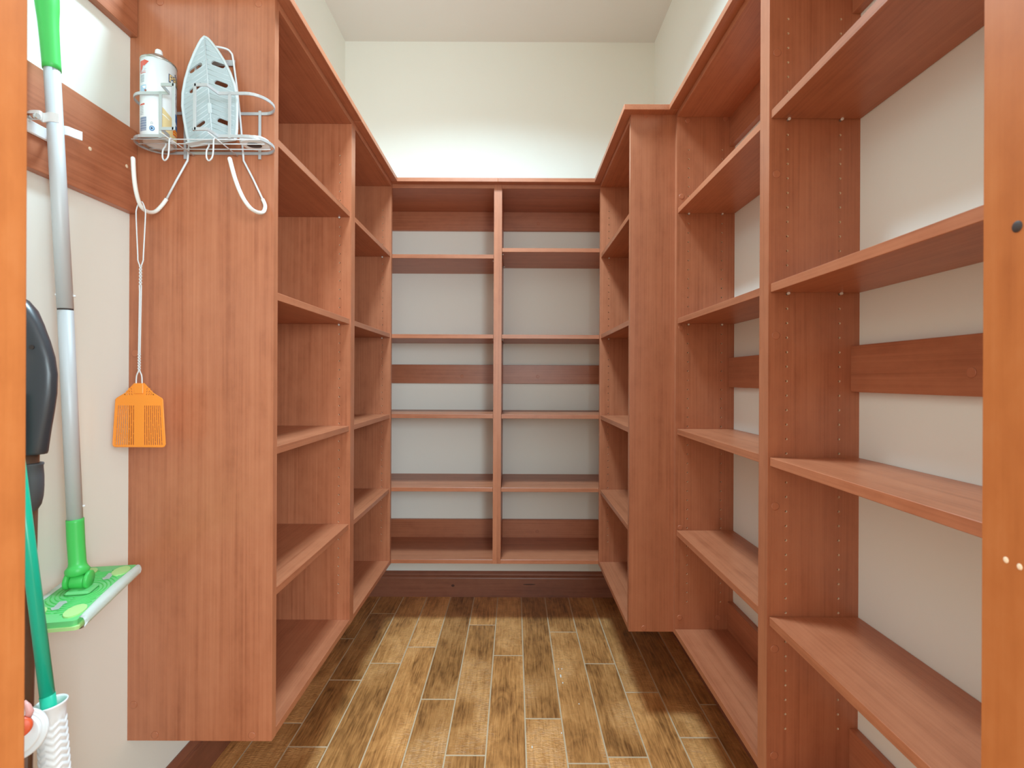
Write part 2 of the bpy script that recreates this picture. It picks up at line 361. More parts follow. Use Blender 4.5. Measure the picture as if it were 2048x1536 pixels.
def holed_panel(F, a_in, a_out, D, rows):
    """Side panel whose inner face has real drilled holes."""
    bm = bmesh.new(); W = F.w; sgn = 1 if a_out > a_in else -1
    def quad(*pts, mi=0): f = bm.faces.new([bm.verts.new(W(*p)) for p in pts]); f.material_index = mi; return f
    z0, z1 = ZB, ZT
    quad((a_out, 0, z0), (a_out, D, z0), (a_out, D, z1), (a_out, 0, z1))
    for d in (0, D): quad((a_in, d, z0), (a_out, d, z0), (a_out, d, z1), (a_in, d, z1))
    for z in (z0, z1): quad((a_in, 0, z), (a_out, 0, z), (a_out, D, z), (a_in, D, z))
    hw = 0.008; cuts = [0.0]
    for r in rows: cuts += [r - hw, r + hw]
    cuts.append(D)
    for i in range(0, len(cuts), 2): quad((a_in, cuts[i], z0), (a_in, cuts[i + 1], z0), (a_in, cuts[i + 1], z1), (a_in, cuts[i], z1))
    R = 0.0027
    for r in rows:
        zt = HOLE0 + PITCH / 2; zb = HOLE0 - PITCH * (NH - 0.5)
        quad((a_in, r - hw, zt), (a_in, r + hw, zt), (a_in, r + hw, z1), (a_in, r - hw, z1))
        quad((a_in, r - hw, z0), (a_in, r + hw, z0), (a_in, r + hw, zb), (a_in, r - hw, zb))
        for k in range(NH):
            zc = HOLE0 - PITCH * k; hh = PITCH / 2
            o = [bm.verts.new(W(a_in, r + x, zc + z)) for x, z in ((hw, 0), (hw, hh), (0, hh), (-hw, hh), (-hw, 0), (-hw, -hh), (0, -hh), (hw, -hh))]
            ci = [(r + R * math.cos(PI / 4 * j), zc + R * math.sin(PI / 4 * j)) for j in range(8)]
            c = [bm.verts.new(W(a_in, *p)) for p in ci]; e = [bm.verts.new(W(a_in + sgn * 0.005, *p)) for p in ci]
            for j in range(8):
                q = (j + 1) % 8
                bm.faces.new((o[j], o[q], c[q], c[j]))
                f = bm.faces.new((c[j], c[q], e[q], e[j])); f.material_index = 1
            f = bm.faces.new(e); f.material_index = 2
    return bm
def disc_mesh(name, r, h, m, n=16):
    bm = bmesh.new(); lathe(bm, [(r, 0), (r, h * 0.6), (r * 0.86, h)], (0, 0, 0), n); return finish(name, bm, m)
CAP = disc_mesh('cover_cap', 0.0088, 0.0013, M['cap'])
bm = bmesh.new(); lathe(bm, [(0.0023, 0), (0.0023, 0.006), (0.0032, 0.0062), (0.0032, 0.0092)], (0, 0, 0), 8); PIN = finish('shelf_pin', bm, M['pin'])
def facing(v):                              # euler turning +Z to v
    return Vector((0, 0, 1)).rotation_difference(Vector(v)).to_euler()
units = {}
def unit(key, label, side, front, D, a0, a1, shelves=SHELF, caps_out0=(), caps_in1=(), rail_caps=True, cap_range=None, over=0.03):
    F = Frame(side, front); r_ = F.w((a0 + a1) / 2, D / 2, ZB)
    u = root('shelving_unit', label, 'shelving unit', r_, 'wall-hung cherry shelving units'); units[key] = u
    al = F.along(); rows = [0.0405, D - 0.044]
    p0 = obj('side_panel', holed_panel(F, a0 + T, a0, D, rows), [M['cherryZ'], M['raw'], M['hole']], u)
    p1 = obj('side_panel', holed_panel(F, a1 - T, a1, D, rows), [M['cherryZ'], M['raw'], M['hole']], u)
    av = F.avec()
    for d, z in caps_out0: put('cover_cap', CAP, F.w(a0, d, z), p0, facing(-av))
    for d, z in caps_in1: put('cover_cap', CAP, F.w(a1 - T, d, z), p1, facing(-av))
    i0, i1 = a0 + T, a1 - T
    bm = bmesh.new(); F.box(bm, i0, i1, 0, D, ZT - T, ZT); obj('top_panel', bm, M['cherry' + al], u)
    bm = bmesh.new(); F.box(bm, i0, i1, 0.0005, D, ZB, ZB + T); obj('bottom_panel', bm, M['cherry' + al], u)
    for z in shelves:
        bm = bmesh.new(); F.box(bm, i0 + 0.001, i1 - 0.001, 0.004, D - 0.001, z - T, z); s = obj('shelf', bm, M['cherry' + al], u)
        for d in rows:
            put('shelf_pin', PIN, F.w(i0 - 0.002, d, z - T - 0.0026), s, facing(av)); put('shelf_pin', PIN, F.w(i1 + 0.002, d, z - T - 0.0026), s, facing(-av))
    for zt in (ZT - T, H + 0.076, H - 0.764):
        zb = zt - 0.101
        bm = bmesh.new(); F.box(bm, i0, i1, D - T, D, zb, zt); rl = obj('wall_rail', bm, M['cherry' + al], u)
        nv = F.w(0, -1, 0) - F.w(0, 0, 0)
        put('cover_cap', CAP, F.w(rail_caps if rail_caps is not True else (i0 + i1) / 2, D - T, (zb + zt) / 2 - 0.012), rl, facing(nv))
    if cap_range:
        bm = bmesh.new(); F.box(bm, cap_range[0], cap_range[1], -over, D, ZT, ZT + T, bev=0.0012); obj('cap_board', bm, M['cherry' + al], u)
    return u
FL, FR, FRD, FB = -0.584, 0.557, 0.402, 2.212
Y1 = 1.126
L_caps = [(0.19 + 0.0, 0)]
def px_caps(pts, front, sgn): return [((x - front) * sgn, z) for x, z in pts]
unit('near left', 'nearest cherry shelving unit on the left, wire rack on its end panel', 'left', FL, XL * -1 + FL, Y1, 1.676,
     caps_out0=px_caps([(-0.624, 2.093), (-0.862, 2.096), (-0.919, 1.245), (-0.919, 0.394), (-0.867, 0.321), (-0.632, 0.321)], FL, -1), cap_range=(Y1 - 0.03, 1.676))
unit('far left', 'second cherry shelving unit on the left, between wire-rack unit and back wall unit', 'left', FL, -XL + FL, 1.676, FB, cap_range=(1.676, FB - 0.03))
unit('back left', 'left one of the two back wall shelving units, its top shelf set lower', 'back', FB, YB - FB, -0.70, -0.0817, rail_caps=-0.285, cap_range=(XL + 0.001, -0.0817))
unit('back right', 'right one of the two back wall shelving units, its top shelf set higher', 'back', FB, YB - FB, -0.0817, 0.5367, shelves=[H + 0.6243] + SHELF[1:], rail_caps=0.126, cap_range=(-0.0817, XR - 0.001))
unit('far right', 'deep cherry shelving unit on the right whose end panel steps out into the aisle', 'right', FRD, XR - FRD, 1.623, FB,
     caps_out0=[(0.053, H + 0.922), (0.053, H - 0.867)], cap_range=(1.623 - 0.03, FB - 0.03))
def in1(zs, D): return [(0.0165, H + z) for z in zs]
unit('mid right', 'shallow cherry shelving unit on the right wall beside the deep end panel', 'right', FR, XR - FR, 1.040, 1.623,
     caps_in1=in1([0.632, 0.179, -0.51, -0.82], 0) + [(0.148, H - 0.82), (0.037, H + 0.894), (0.168, H + 0.9)], cap_range=(1.040, 1.623 - 0.03))
unit('near right', 'shallow cherry shelving unit on the right nearest the door jamb', 'right', FR, XR - FR, 0.462, 1.040,
     caps_in1=in1([0.719, 0.4526, 0.098, -0.277, -0.59, -0.824], 0), cap_range=(0.462, 1.040))

# two boards screwed to the left wall in front of the units
def wall_board(label, z0, z1, holes):
    bm = bmesh.new(); box(bm, XL, XL + T, 0.43, Y1 - 0.0012, z0, z1, bev=0.0008)
    o = tag(obj('mounting_board', bm, M['cherryY']), label, 'board', 'boards on the left wall')
    for y, z in holes:
        bm = bmesh.new(); lathe(bm, [(0.0042, 0), (0.0042, 0.0006), (0.0012, 0.0004)], (XL + T, y, z), 12, axis=(1, 0, 0)); obj('filled_screw_hole', bm, M['raw'], o)
    return o
wall_board('wide wooden board on the left wall that the white mop clip is fixed to', H + 0.395, H + 0.594, ((1.0, 1.678), (1.095, 1.684)))
wall_board('upper wooden board on the left wall, above the green mop grip', H + 0.822, H + 0.923, ())

# ------------------------------------------------------------------ wire rack on the end panel
HR = 1.176
ZU, ZL, YBK, YFR, YJ = HR + 0.650, HR + 0.554, 1.1375, 1.057, 1.027
CX = -0.7315
def ring_path(z):
    r = (YBK - YFR) / 2; yc = (YBK + YFR) / 2; xl, xr = -0.887 + r, -0.576 - r
    p = [(-0.754, YJ, z), (-0.781, YJ, z), (-0.787, YFR, z)]
    p += [(xl + r * math.cos(a), yc + r * math.sin(a), z) for a in [-PI / 2 - PI * k / 14 for k in range(15)]]
    p += [(xr + r * math.cos(a), yc + r * math.sin(a), z) for a in [PI / 2 - PI * k / 14 for k in range(15)]]
    p += [(-0.676, YFR, z), (-0.682, YJ, z), (-0.709, YJ, z)]
    return p
rack = root('wire_rack', 'white wire ironing rack with two long hooks, screwed to the left end panel', 'rack', (CX, 1.14, ZL))
for z in (ZU, ZL):
    bm = bmesh.new(); strip(bm, ring_path(z), 0.0065, 0.0024); obj('ring_strip', bm, M['silver_coat'], rack)
for x, y, d in ((-0.7085, YJ, 0), (-0.7545, YJ, 0), (-0.806, YFR, 0.002), (-0.651, YFR, 0.002), (-0.626, YBK - 0.002, 0.012), (-0.806, YBK - 0.002, 0.012)):
    bm = bmesh.new(); box(bm, x - 0.0032, x + 0.0032, y - 0.0012, y + 0.0012, ZL - 0.003 - d, ZU + 0.003 + (0.003 if d > 0.01 else 0), bev=0.0004); obj('strut', bm, M['silver_coat'], rack)
zw = ZL - 0.0045
for y in (1.063, 1.083, 1.108):
    bm = bmesh.new(); tube(bm, [(-0.876 if y < 1.09 else -0.87, y, zw), (-0.586, y, zw)], 0.0013, 6); obj('base_wire', bm, M['white_metal'], rack)
for x in (-0.785, -0.68):
    bm = bmesh.new(); tube(bm, [(x, YJ + 0.001, zw - 0.002), (x, YBK, zw - 0.002)], 0.0013, 6); obj('cross_wire', bm, M['white_metal'], rack)
for x in (-0.783, -0.684):
    p = sm([(x, 1.062, zw), (x, 1.054, zw - 0.004), (x, 1.052, zw - 0.03), (x - 0.003, 1.053, zw - 0.045), (x - 0.012, 1.056, zw - 0.051), (x - 0.02, 1.06, zw - 0.043), (x - 0.024, 1.066, zw - 0.024), (x - 0.027, 1.078, zw - 0.008), (x - 0.03, 1.083, zw)], 5)
    bm = bmesh.new(); tube(bm, p, 0.0017, 8); obj('small_hook', bm, M['white_metal'], rack)
# the tall loop that runs down into the two board hooks
def leg_path(s):
    m = lambda x: CX + s * (x - CX)
    return [(m(-0.664), 1.134, HR + 0.535), (m(-0.640), 1.133, HR + 0.49), (m(-0.614), 1.131, HR + 0.437)]
top = sm([(-0.664, 1.134, HR + 0.535), (-0.674, 1.134, HR + 0.65), (-0.687, 1.130, HR + 0.770), (-0.692, 1.127, HR + 0.791), (-0.704, 1.122, HR + 0.797), (-0.7315, 1.116, HR + 0.797), (-0.759, 1.122, HR + 0.797), (-0.771, 1.127, HR + 0.791), (-0.776, 1.130, HR + 0.770), (-0.789, 1.134, HR + 0.65), (-0.799, 1.134, HR + 0.535)], 6)
bm = bmesh.new(); tube(bm, [leg_path(1)[i] for i in (2, 1)] + top + [leg_path(-1)[i] for i in (1, 2)], 0.0024, 8); obj('frame_wire', bm, M['white_metal'], rack)
for s in (1, -1):
    m = lambda x: CX + s * (x - CX)
    yo = 0
    p = sm([(m(-0.616), 1.131, HR + 0.441), (m(-0.608), 1.127, HR + 0.424), (m(-0.604), 1.112, HR + 0.404), (m(-0.605), 1.09, HR + 0.395), (m(-0.609), 1.065, HR + 0.397), (m(-0.615), 1.045, HR + 0.415), (m(-0.621), 1.03, HR + 0.445), (m(-0.627), 1.019, HR + 0.485)], 6)
    bm = bmesh.new(); tube(bm, p, 0.0042, 10); bmesh.ops.create_uvsphere(bm, u_segments=10, v_segments=6, radius=0.0042, matrix=Matrix.Translation(p[-1])); obj('board_hook', bm, M['sleeve'], rack)
bm = bmesh.new(); box(bm, -0.7765, -0.6865, 1.134, 1.1365, HR + 0.764, HR + 0.778, bev=0.0005)
lathe(bm, [(0.0035, 0), (0.003, 0.0015)], (-0.705, 1.134, HR + 0.771), 10, axis=(0, -1, 0)); lathe(bm, [(0.0035, 0), (0.003, 0.0015)], (-0.758, 1.134, HR + 0.771), 10, axis=(0, -1, 0))
obj('screw_plate', bm, M['silver_coat'], rack)

# iron rest plate standing in the rack
def half_w(t):                              # iron sole outline, t from heel (0) to tip (1)
    pts = [(0, 0.052), (0.02, 0.056), (0.1, 0.0595), (0.25, 0.0635), (0.38, 0.0655), (0.5, 0.0625), (0.62, 0.0545), (0.74, 0.043), (0.86, 0.0275), (0.94, 0.015), (0.98, 0.0075), (1.0, 0.0)]
    for (a, b), (c, d) in zip(pts, pts[1:]):
        if t <= c: return b + (d - b) * (t - a) / (c - a)
    return 0
PL = 0.268
ts = [0, 0.01, 0.02, 0.06] + [0.1 + 0.04 * i for i in range(22)] + [0.96, 0.975, 0.99]
out = [(half_w(t), t * PL) for t in ts] + [(0, PL)] + [(-half_w(t), t * PL) for t in ts[::-1]]
def slot(cx, cy, ang, ln=0.036, w=0.0105):
    r = w / 2; pts = []
    for sx, a0 in ((1, -PI / 2), (-1, PI / 2)):
        for k in range(6):
            a = a0 + PI * k / 5; x, y = sx * (ln / 2 - r) + r * math.cos(a), r * math.sin(a)
            pts.append((cx + x * math.cos(ang) - y * math.sin(ang), cy + x * math.sin(ang) + y * math.cos(ang)))
    return pts
SL = []
for cy, off in ((0.047, 0.030), (0.142, 0.0305), (0.192, 0.027)): SL += [(off, cy, -0.52), (-off, cy, 0.52)]
upv = Vector((-0.14, 0.10, 0.985)).normalized(); rt = Vector((1, -0.02, 0.143)); rt = (rt - upv * rt.dot(upv)).normalized(); fw = rt.cross(upv)
PM = Matrix.Translation((-0.708, 1.088, ZL + 0.0)) @ Matrix((rt, upv, fw)).transposed().to_4x4()
rest = root('iron_rest', 'pale grey iron-shaped rest plate with slots, standing in the wire rack', 'iron rest', (-0.708, 1.088, ZL))
bm = bmesh.new(); outline_plate(bm, out, [slot(*s) for s in SL], 0.003); xf(bm, PM); obj('plate', bm, M['grey_plastic'], rest)
bm = bmesh.new(); tube(bm, [(x * 0.985, y, 0.001) for x, y in out], 0.0032, 8, closed=True); xf(bm, PM); obj('rim', bm, M['grey_rib'], rest)
bm = bmesh.new(); box(bm, -0.054, 0.054, -0.002, 0.001, -0.002, 0.016, bev=0.0008); xf(bm, PM); obj('heel_flange', bm, M['grey_rib'], rest)
bm = bmesh.new(); tube(bm, [(0, 0.004, 0.0016), (0, PL * 0.97, 0.0016)], 0.0017, 6); n0 = len(bm.verts)
box(bm, -0.0048, 0.0048, 0.072, 0.098, 0.001, 0.0042, bev=0.0015); xf(bm, PM); obj('spine', bm, M['grey_rib'], rest)
def blocked(x, y):
    for cx, cy, a in SL:
        dx, dy = x - cx, y - cy; u_, v_ = dx * math.cos(a) + dy * math.sin(a), -dx * math.sin(a) + dy * math.cos(a)
        if abs(u_) < 0.0205 and abs(v_) < 0.0075: return True
    return False
bm = bmesh.new()
for s in (1, -1):
    for i in range(-2, 21):
        y0 = 0.006 + i * 0.0123; seg = []
        for k in range(41):
            x = 0.001 + k * 0.0016; y = y0 - x * math.tan(0.5) + 0.02
            ok = 0.003 < y < PL * 0.965 and x < half_w(y / PL) - 0.005 and not blocked(s * x, y)
            if ok: seg.append((s * x, y, 0.0016))
            if (not ok or k == 40) and len(seg) > 2: tube(bm, [seg[0], seg[-1]], 0.0008, 5); seg = []
            elif not ok: seg = []
xf(bm, PM); obj('ribs', bm, M['grey_rib'], rest)

# small white plastic piece lying in the right end of the rack
bit = root('plastic_holder', 'small white plastic piece with dark oval, lying in right end of rack', 'holder', (-0.615, 1.097, ZL))
def oval(rx, ry, n=24): return [(rx * math.copysign(abs(math.cos(2 * PI * k / n)) ** 0.7, math.cos(2 * PI * k / n)), ry * math.sin(2 * PI * k / n)) for k in range(n)]
bm = bmesh.new(); outline_plate(bm, oval(0.033, 0.027), [], 0.012); bmesh.ops.bevel(bm, geom=[e for e in bm.edges if abs(e.verts[0].co.z - e.verts[1].co.z) < 1e-6 and len(e.link_faces) == 2 and e.calc_face_angle(0) > 1], offset=0.003, segments=2, affect='EDGES')
xf(bm, Matrix.Translation((-0.614, 1.096, ZL + 0.0045))); obj('shell', bm, M['white_plastic'], bit)
bm = bmesh.new(); outline_plate(bm, oval(0.0165, 0.011), [], 0.002); xf(bm, Matrix.Translation((-0.616, 1.094, ZL - 0.0016))); obj('painted_opening', bm, M['dark'], bit)  # solid dark plate; its colour paints the shade of an oval hole

# ------------------------------------------------------------------ spray can in the left ring
CC = Vector((-0.8405, 1.0965, ZL - 0.001)); CR = 0.0345; CHT = 0.187
PHI0 = math.atan2(-CC.y, -CC.x)
can = root('spray_can', 'white aerosol spray can with printed label, in left ring of wire rack', 'spray can', CC)
bm = bmesh.new(); lathe(bm, [(0.004, 0.012), (0.02, 0.009), (0.029, 0.002), (CR - 0.002, 0), (CR, 0.002), (CR, CHT - 0.002)], CC, 48, cap=True); obj('body', bm, M['can_white'], can)
bm = bmesh.new(); lathe(bm, [(CR - 0.0055, -0.0004), (CR - 0.0015, -0.0022), (CR + 0.0006, 0.0), (CR + 0.0006, 0.0022)], CC, 48, cap=False); obj('bottom_rim', bm, M['tin'], can)
bm = bmesh.new(); lathe(bm, [(CR + 0.0004, CHT - 0.003), (CR + 0.0009, CHT - 0.001), (CR + 0.0004, CHT + 0.001), (CR - 0.002, CHT + 0.0015), (CR - 0.003, CHT + 0.001), (0.027, CHT + 0.007), (0.019, CHT + 0.0135), (0.013, CHT + 0.0175), (0.012, CHT + 0.019)], CC, 48, cap=True); obj('dome', bm, M['tin'], can)
bm = bmesh.new(); lathe(bm, [(0.0085, CHT + 0.018), (0.0078, CHT + 0.024), (0.0072, CHT + 0.031), (0.0055, CHT + 0.0335), (0.002, CHT + 0.0345)], CC, 20); obj('nozzle', bm, M['white_plastic'], can)
def can_map(bm, lift):
    for i in range(-14, 15):
        bmesh.ops.bisect_plane(bm, geom=bm.verts[:] + bm.edges[:] + bm.faces[:], plane_co=(i * 0.11, 0, 0), plane_no=(1, 0, 0))
    for v in bm.verts:
        a, h = PHI0 + v.co.x, v.co.y
        v.co = CC + Vector((math.cos(a) * (CR + lift), math.sin(a) * (CR + lift), 0.004 + h * (CHT - 0.008)))
    for f in bm.faces: f.smooth = True
def ang(X): return math.asin(max(-0.995, min(0.995, (260 + X / 6.4 - 316.5) / 38.5)))
def poly(name, pts, m, lift=0.0003):
    bm = bmesh.new(); vs_ = [bm.verts.new((ang(X) if X < 900 else X - 1000, h, 0)) for X, h in pts]
    bmesh.ops.triangle_fill(bm, edges=[bm.edges.new((vs_[i], vs_[(i + 1) % len(vs_)])) for i in range(len(vs_))], use_beauty=True)
    can_map(bm, lift); return obj(name, bm, m, can)
def bars(name, rects, m, lift=0.0003):
    bm = bmesh.new()
    for X0_, X1_, h0, h1 in rects: bm.faces.new([bm.verts.new((ang(x), h, 0)) for x, h in ((X0_, h0), (X1_, h0), (X1_, h1), (X0_, h1))])
    can_map(bm, lift); return obj(name, bm, m, can)
def text_bm(s, size, bold=0.0, shear=0.0):
    cu = bpy.data.curves.new('lettering', 'FONT'); cu.body = s; cu.size = size; cu.offset = bold; cu.shear = shear; cu.resolution_u = 3
    o = bpy.data.objects.new('lettering', cu); C.objects.link(o)
    dg = bpy.context.evaluated_depsgraph_get(); me = bpy.data.meshes.new_from_object(o.evaluated_get(dg)); bpy.data.objects.remove(o)
    bm = bmesh.new(); bm.from_mesh(me); bpy.data.meshes.remove(me); return bm
def can_text(name, s, a0, h0, size, m, sx=1.0, bold=0.0, shear=0.0, lift=0.0005):
    """size is the letter size in metres; a0 and h0 place its lower left corner."""
    bm = text_bm(s, size, bold, shear)
    for v in bm.verts: v.co = Vector((a0 + v.co.x * sx / CR, h0 + v.co.y / (CHT - 0.008), 0))
    can_map(bm, lift); return obj(name, bm, m, can)
poly('arrow_print', [(126, 0.955), (172, 0.955), (172, 0.965), (236, 0.938), (180, 0.885), (160, 0.89), (150, 0.845), (127, 0.81)], M['ink_red'])
bars('heading_print', [(132, 196, 0.795, 0.803), (132, 136, 0.79, 0.82), (132, 196, 0.815, 0.819), (128, 182, 0.392, 0.412)], M['ink_red'])
bars('small_print', [(132, 176, 0.765 - 0.016 * i, 0.771 - 0.016 * i) for i in range(6)] + [(130, 168, 0.372 - 0.02 * i, 0.378 - 0.02 * i) for i in range(6)] + [(170, 200, 0.845, 0.848), (170, 190, 0.83, 0.833)], M['ink_grey'])
bars('picture_print', [(130, 200, 0.535, 0.645)], M['ink_paleblue']); poly('picture_mark', [(176, 0.575), (192, 0.59), (210, 0.572), (196, 0.548)], M['ink_brown'], 0.0005)
poly('picture_mark', [(152, 0.63), (196, 0.63), (192, 0.6), (170, 0.6)], M['ink_white'], 0.0004)
bars('barcode', [(130 + 7.5 * 0, 206, 0.235 - 0.0105 * i, 0.2405 - 0.0105 * i + 0.002 * (i % 3)) for i in range(17)], M['ink_barcode'])
def disc_pts(X, h, rx, rh, n=18): return [(1000 + ang(X) + rx * math.cos(2 * PI * k / n), h + rh * math.sin(2 * PI * k / n)) for k in range(n)]
poly('round_mark', disc_pts(277, 0.098, 0.155, 0.033), M['ink_blue']); poly('round_mark', disc_pts(277, 0.098, 0.115, 0.023), M['ink_paleblue'], 0.0004); poly('round_mark', disc_pts(275, 0.098, 0.06, 0.012), M['ink_navy'], 0.0005)
bm = bmesh.new()
for k in range(3):
    a = 2 * PI * k / 3 + PI / 2; q = [(math.cos(a + t) * r_, math.sin(a + t) * r_) for t, r_ in ((-0.8, 0.085), (0.75, 0.085), (0.75, 0.062), (-0.8, 0.062))]
    bm.faces.new([bm.verts.new((ang(275) + x, 0.165 + y * 0.2, 0)) for x, y in q])
can_map(bm, 0.0003); obj('recycling_mark', bm, M['ink_navy'], can)
poly('swoosh_print', [(396, 0.405), (430, 0.385), (470, 0.352), (505, 0.33), (545, 0.30), (575, 0.28), (604, 0.27), (606, 0.02), (396, 0.02)], M['ink_tan'])
poly('swoosh_line', [(396, 0.32), (440, 0.305), (500, 0.27), (500, 0.262), (440, 0.295), (396, 0.309)], M['ink_white'], 0.0005)
can_text('lettering', 'Fa', 0.99, 0.86, 0.013, M['ink_navy'])
can_text('lettering', 'PRE', 0.545, 0.765, 0.0235, M['ink_navy'], bold=0.0016, sx=0.86); can_text('lettering', 'PRE', 0.56, 0.77, 0.0225, M['ink_gold'], bold=0.0003, sx=0.86, lift=0.0008)
can_text('lettering', 'Si', 0.86, 0.595, 0.019, M['ink_navy'], shear=0.3, bold=-0.0002, sx=0.9)
bars('small_print', [(548, 602, 0.545, 0.549), (548, 604, 0.525, 0.529), (575, 606, 0.505, 0.508)], M['ink_brown'])
poly('splash_print', [(542, 0.36), (560, 0.395), (585, 0.405), (606, 0.385), (606, 0.18), (580, 0.2), (560, 0.215), (542, 0.24)], M['ink_blue'], 0.0006)
poly('splash_print', [(556, 0.33), (572, 0.31), (590, 0.27), (600, 0.25), (580, 0.245), (566, 0.27), (552, 0.29)], M['ink_white'], 0.0008)
poly('panel_print', [(545, 0.185), (606, 0.185), (606, 0.105), (550, 0.105)], M['ink_orange'], 0.0007)
bars('panel_lines', [(556, 605, 0.158, 0.168), (553, 605, 0.126, 0.137)], M['ink_yellow'], 0.0009)

# ------------------------------------------------------------------ fly swatter hanging from the left hook
SX, SY = -0.856, 1.0655
sw = root('fly_swatter', 'orange fly swatter with white wire handle, hanging from left rack hook', 'fly swatter', (SX, SY, 1.165))
hz = HR + 0.4005
bm = bmesh.new()
for s in (1, -1):
    p = [(SX + 0.0005, SY, hz + 0.004), (SX + s * 0.004, SY, hz + 0.0025), (SX + s * 0.0095, SY, hz - 0.012), (SX + s * 0.0105, SY, hz - 0.03), (SX + s * 0.0065, SY, hz - 0.115), (SX + s * 0.006, SY, hz - 0.128), (SX + s * 0.0018, SY, hz - 0.140)]
    q = sm(p, 5); z = q[-1].z
    for k in range(1, 29): a = k * 0.5 * PI; q.append(Vector((SX - 0.0002 * k / 28 + s * 0.0018 * math.cos(a / 2.3), SY + s * 0.0018 * math.sin(a / 2.3), z - 0.045 * k / 28)))
    q += [Vector((SX + s * 0.0018, SY, z - 0.06)), Vector((SX - 0.002 + s * 0.0016, SY, z - 0.20))]; z2 = q[-1].z
    for k in range(1, 25): a = k * 0.5 * PI; q.append(Vector((SX - 0.002 + s * 0.0018 * math.cos(a / 2), SY + s * 0.0018 * math.sin(a / 2), z2 - 0.038 * k / 24)))
    z3 = q[-1].z; q += sm([(SX - 0.002 + s * 0.0018, SY, z3 - 0.002), (SX - 0.002 + s * 0.006, SY, z3 - 0.013), (SX - 0.002 + s * 0.0068, SY, z3 - 0.036)], 4)
    tube(bm, q, 0.0014, 6)
obj('wire_handle', bm, M['white_metal'], sw)
# paddle, drawn in millimetres with y up from its bottom edge
hw_ = lambda y: 59 + (52.5 - 59) * min(1, max(0, y) / 106)
outl = [(-53, 0), (53, 0), (57, 1.5), (59, 6), (52.8, 106), (51, 109), (30, 122), (11, 143), (-11, 143), (-30, 122), (-51, 109), (-52.8, 106), (-59, 6), (-57, 1.5)]
holes = []
for s in (1, -1):
    for c in range(9):
        y0 = 3.5; k = 0; first = [26, 17, 8][c % 3]
        cuts = [3.5]; y = first + 3.5
        while y < 90: cuts.append(y); y += 29
        cuts.append(94)
        for a, b in zip(cuts, cuts[1:]):
            if b - a < 4: continue
            x = lambda yy: s * (11 + (hw_(yy) - 4 - 11) * (c + 0.12) / 9); x2 = lambda yy: s * (11 + (hw_(yy) - 4 - 11) * (c + 0.66) / 9)
            holes.append([(x(a), a + 0.7), (x2(a), a + 0.7), (x2(b), b - 0.7), (x(b), b - 0.7)])
    for r_ in range(3):
        for c in range(4 - r_):
            xx, yy = 15 + c * 5.2 + r_ * 0.5, 117 + r_ * 6
            holes.append([(s * xx, yy), (s * (xx + 2), yy), (s * (xx + 3.6), yy + 3.8), (s * (xx + 1.6), yy + 3.8)])
SM = Matrix.Translation((SX - 0.0015, SY, 1.0265)) @ Matrix.Rotation(PI / 2, 4, 'X') @ Matrix.Scale(0.001, 4)
bm = bmesh.new(); outline_plate(bm, outl, holes, 1.4); xf(bm, SM); obj('paddle', bm, M['orange'], sw)
bm = bmesh.new(); tube(bm, [(x, y, 0) for x, y in outl], 1.3, 6, closed=True); xf(bm, SM); obj('rim', bm, M['orange'], sw)
bm = bmesh.new(); box(bm, -10.5, 10.5, 120, 143.5, -3.4, 3.4, bev=1.2); n0 = len(bm.verts); xf(bm, SM); obj('socket', bm, M['orange'], sw)

for o in (rack, rest, bit, can, sw): o.location += Vector((0.0091, -0.0137, -0.001))      # snug against the end panel
sw.location.z += 0.0045

# ------------------------------------------------------------------ mop clip and green flat mop
MC = Vector((-0.8758, 0.885, 1.6645))
clip = root('mop_clip', 'white plastic spring clip on the wide left board, holding the flat mop pole', 'clip', (XL + T, 0.885, 1.665))
bm = bmesh.new(); box(bm, XL + T, XL + T + 0.006, 0.845, 0.935, 1.638, 1.662, bev=0.002); obj('base_plate', bm, M['white_plastic'], clip)
def arm(pts, t, h): bm = bmesh.new(); strip(bm, sm(pts, 6), h, t); return bm
xb = XL + T + 0.004; z_ = 1.665
obj('clip_arm', arm([(xb, 0.868, z_), (xb + 0.012, 0.862, z_), (xb + 0.028, 0.862, z_), (MC.x - 0.008, 0.8705, z_), (MC.x + 0.006, 0.8695, z_ + 0.001), (MC.x + 0.017, 0.874, z_ + 0.001)], 0.0026, 0.017), M['white_plastic'], clip)
obj('clip_arm', arm([(xb, 0.906, z_ - 0.009), (xb + 0.014, 0.909, z_ - 0.009), (xb + 0.03, 0.906, z_ - 0.009), (MC.x - 0.006, 0.9, z_ - 0.009), (MC.x + 0.008, 0.899, z_ - 0.009), (MC.x + 0.015, 0.908, z_ - 0.01), (MC.x + 0.020, 0.918, z_ - 0.01)], 0.003, 0.017), M['white_plastic'], clip)
bm = bmesh.new(); tube(bm, [(xb + 0.012, 0.859, z_ - 0.004), (xb + 0.03, 0.858, z_ - 0.004)], 0.005, 10); obj('spring', bm, M['steel'], clip)
mop = root('flat_mop', 'green flat mop with aluminium pole, clipped to the left wall board', 'mop', (-0.8365, 0.9007, 0.76))
axis_pts = [(-0.8895, 0.877, 2.02), (-0.8889, 0.8775, 1.9755), (-0.8869, 0.879, 1.8923), (-0.8849, 0.88, 1.8458), (-0.8800, 0.882, 1.762)]
bm = bmesh.new(); tube(bm, sm(axis_pts, 6), [0.012] + [0.0185] * 6 + [0.0182, 0.0182, 0.018, 0.0178, 0.0178, 0.0176, 0.0174, 0.017, 0.0165, 0.016, 0.0155, 0.015, 0.0147, 0.0143, 0.014, 0.0138, 0.0137, 0.0136][:18], 20); obj('hand_grip', bm, M['green'], mop)
A_, B_ = Vector((-0.8800, 0.882, 1.766)), Vector((-0.8630, 0.893, 1.3086)); D_ = Vector((-0.8542, 0.905, 0.9017))
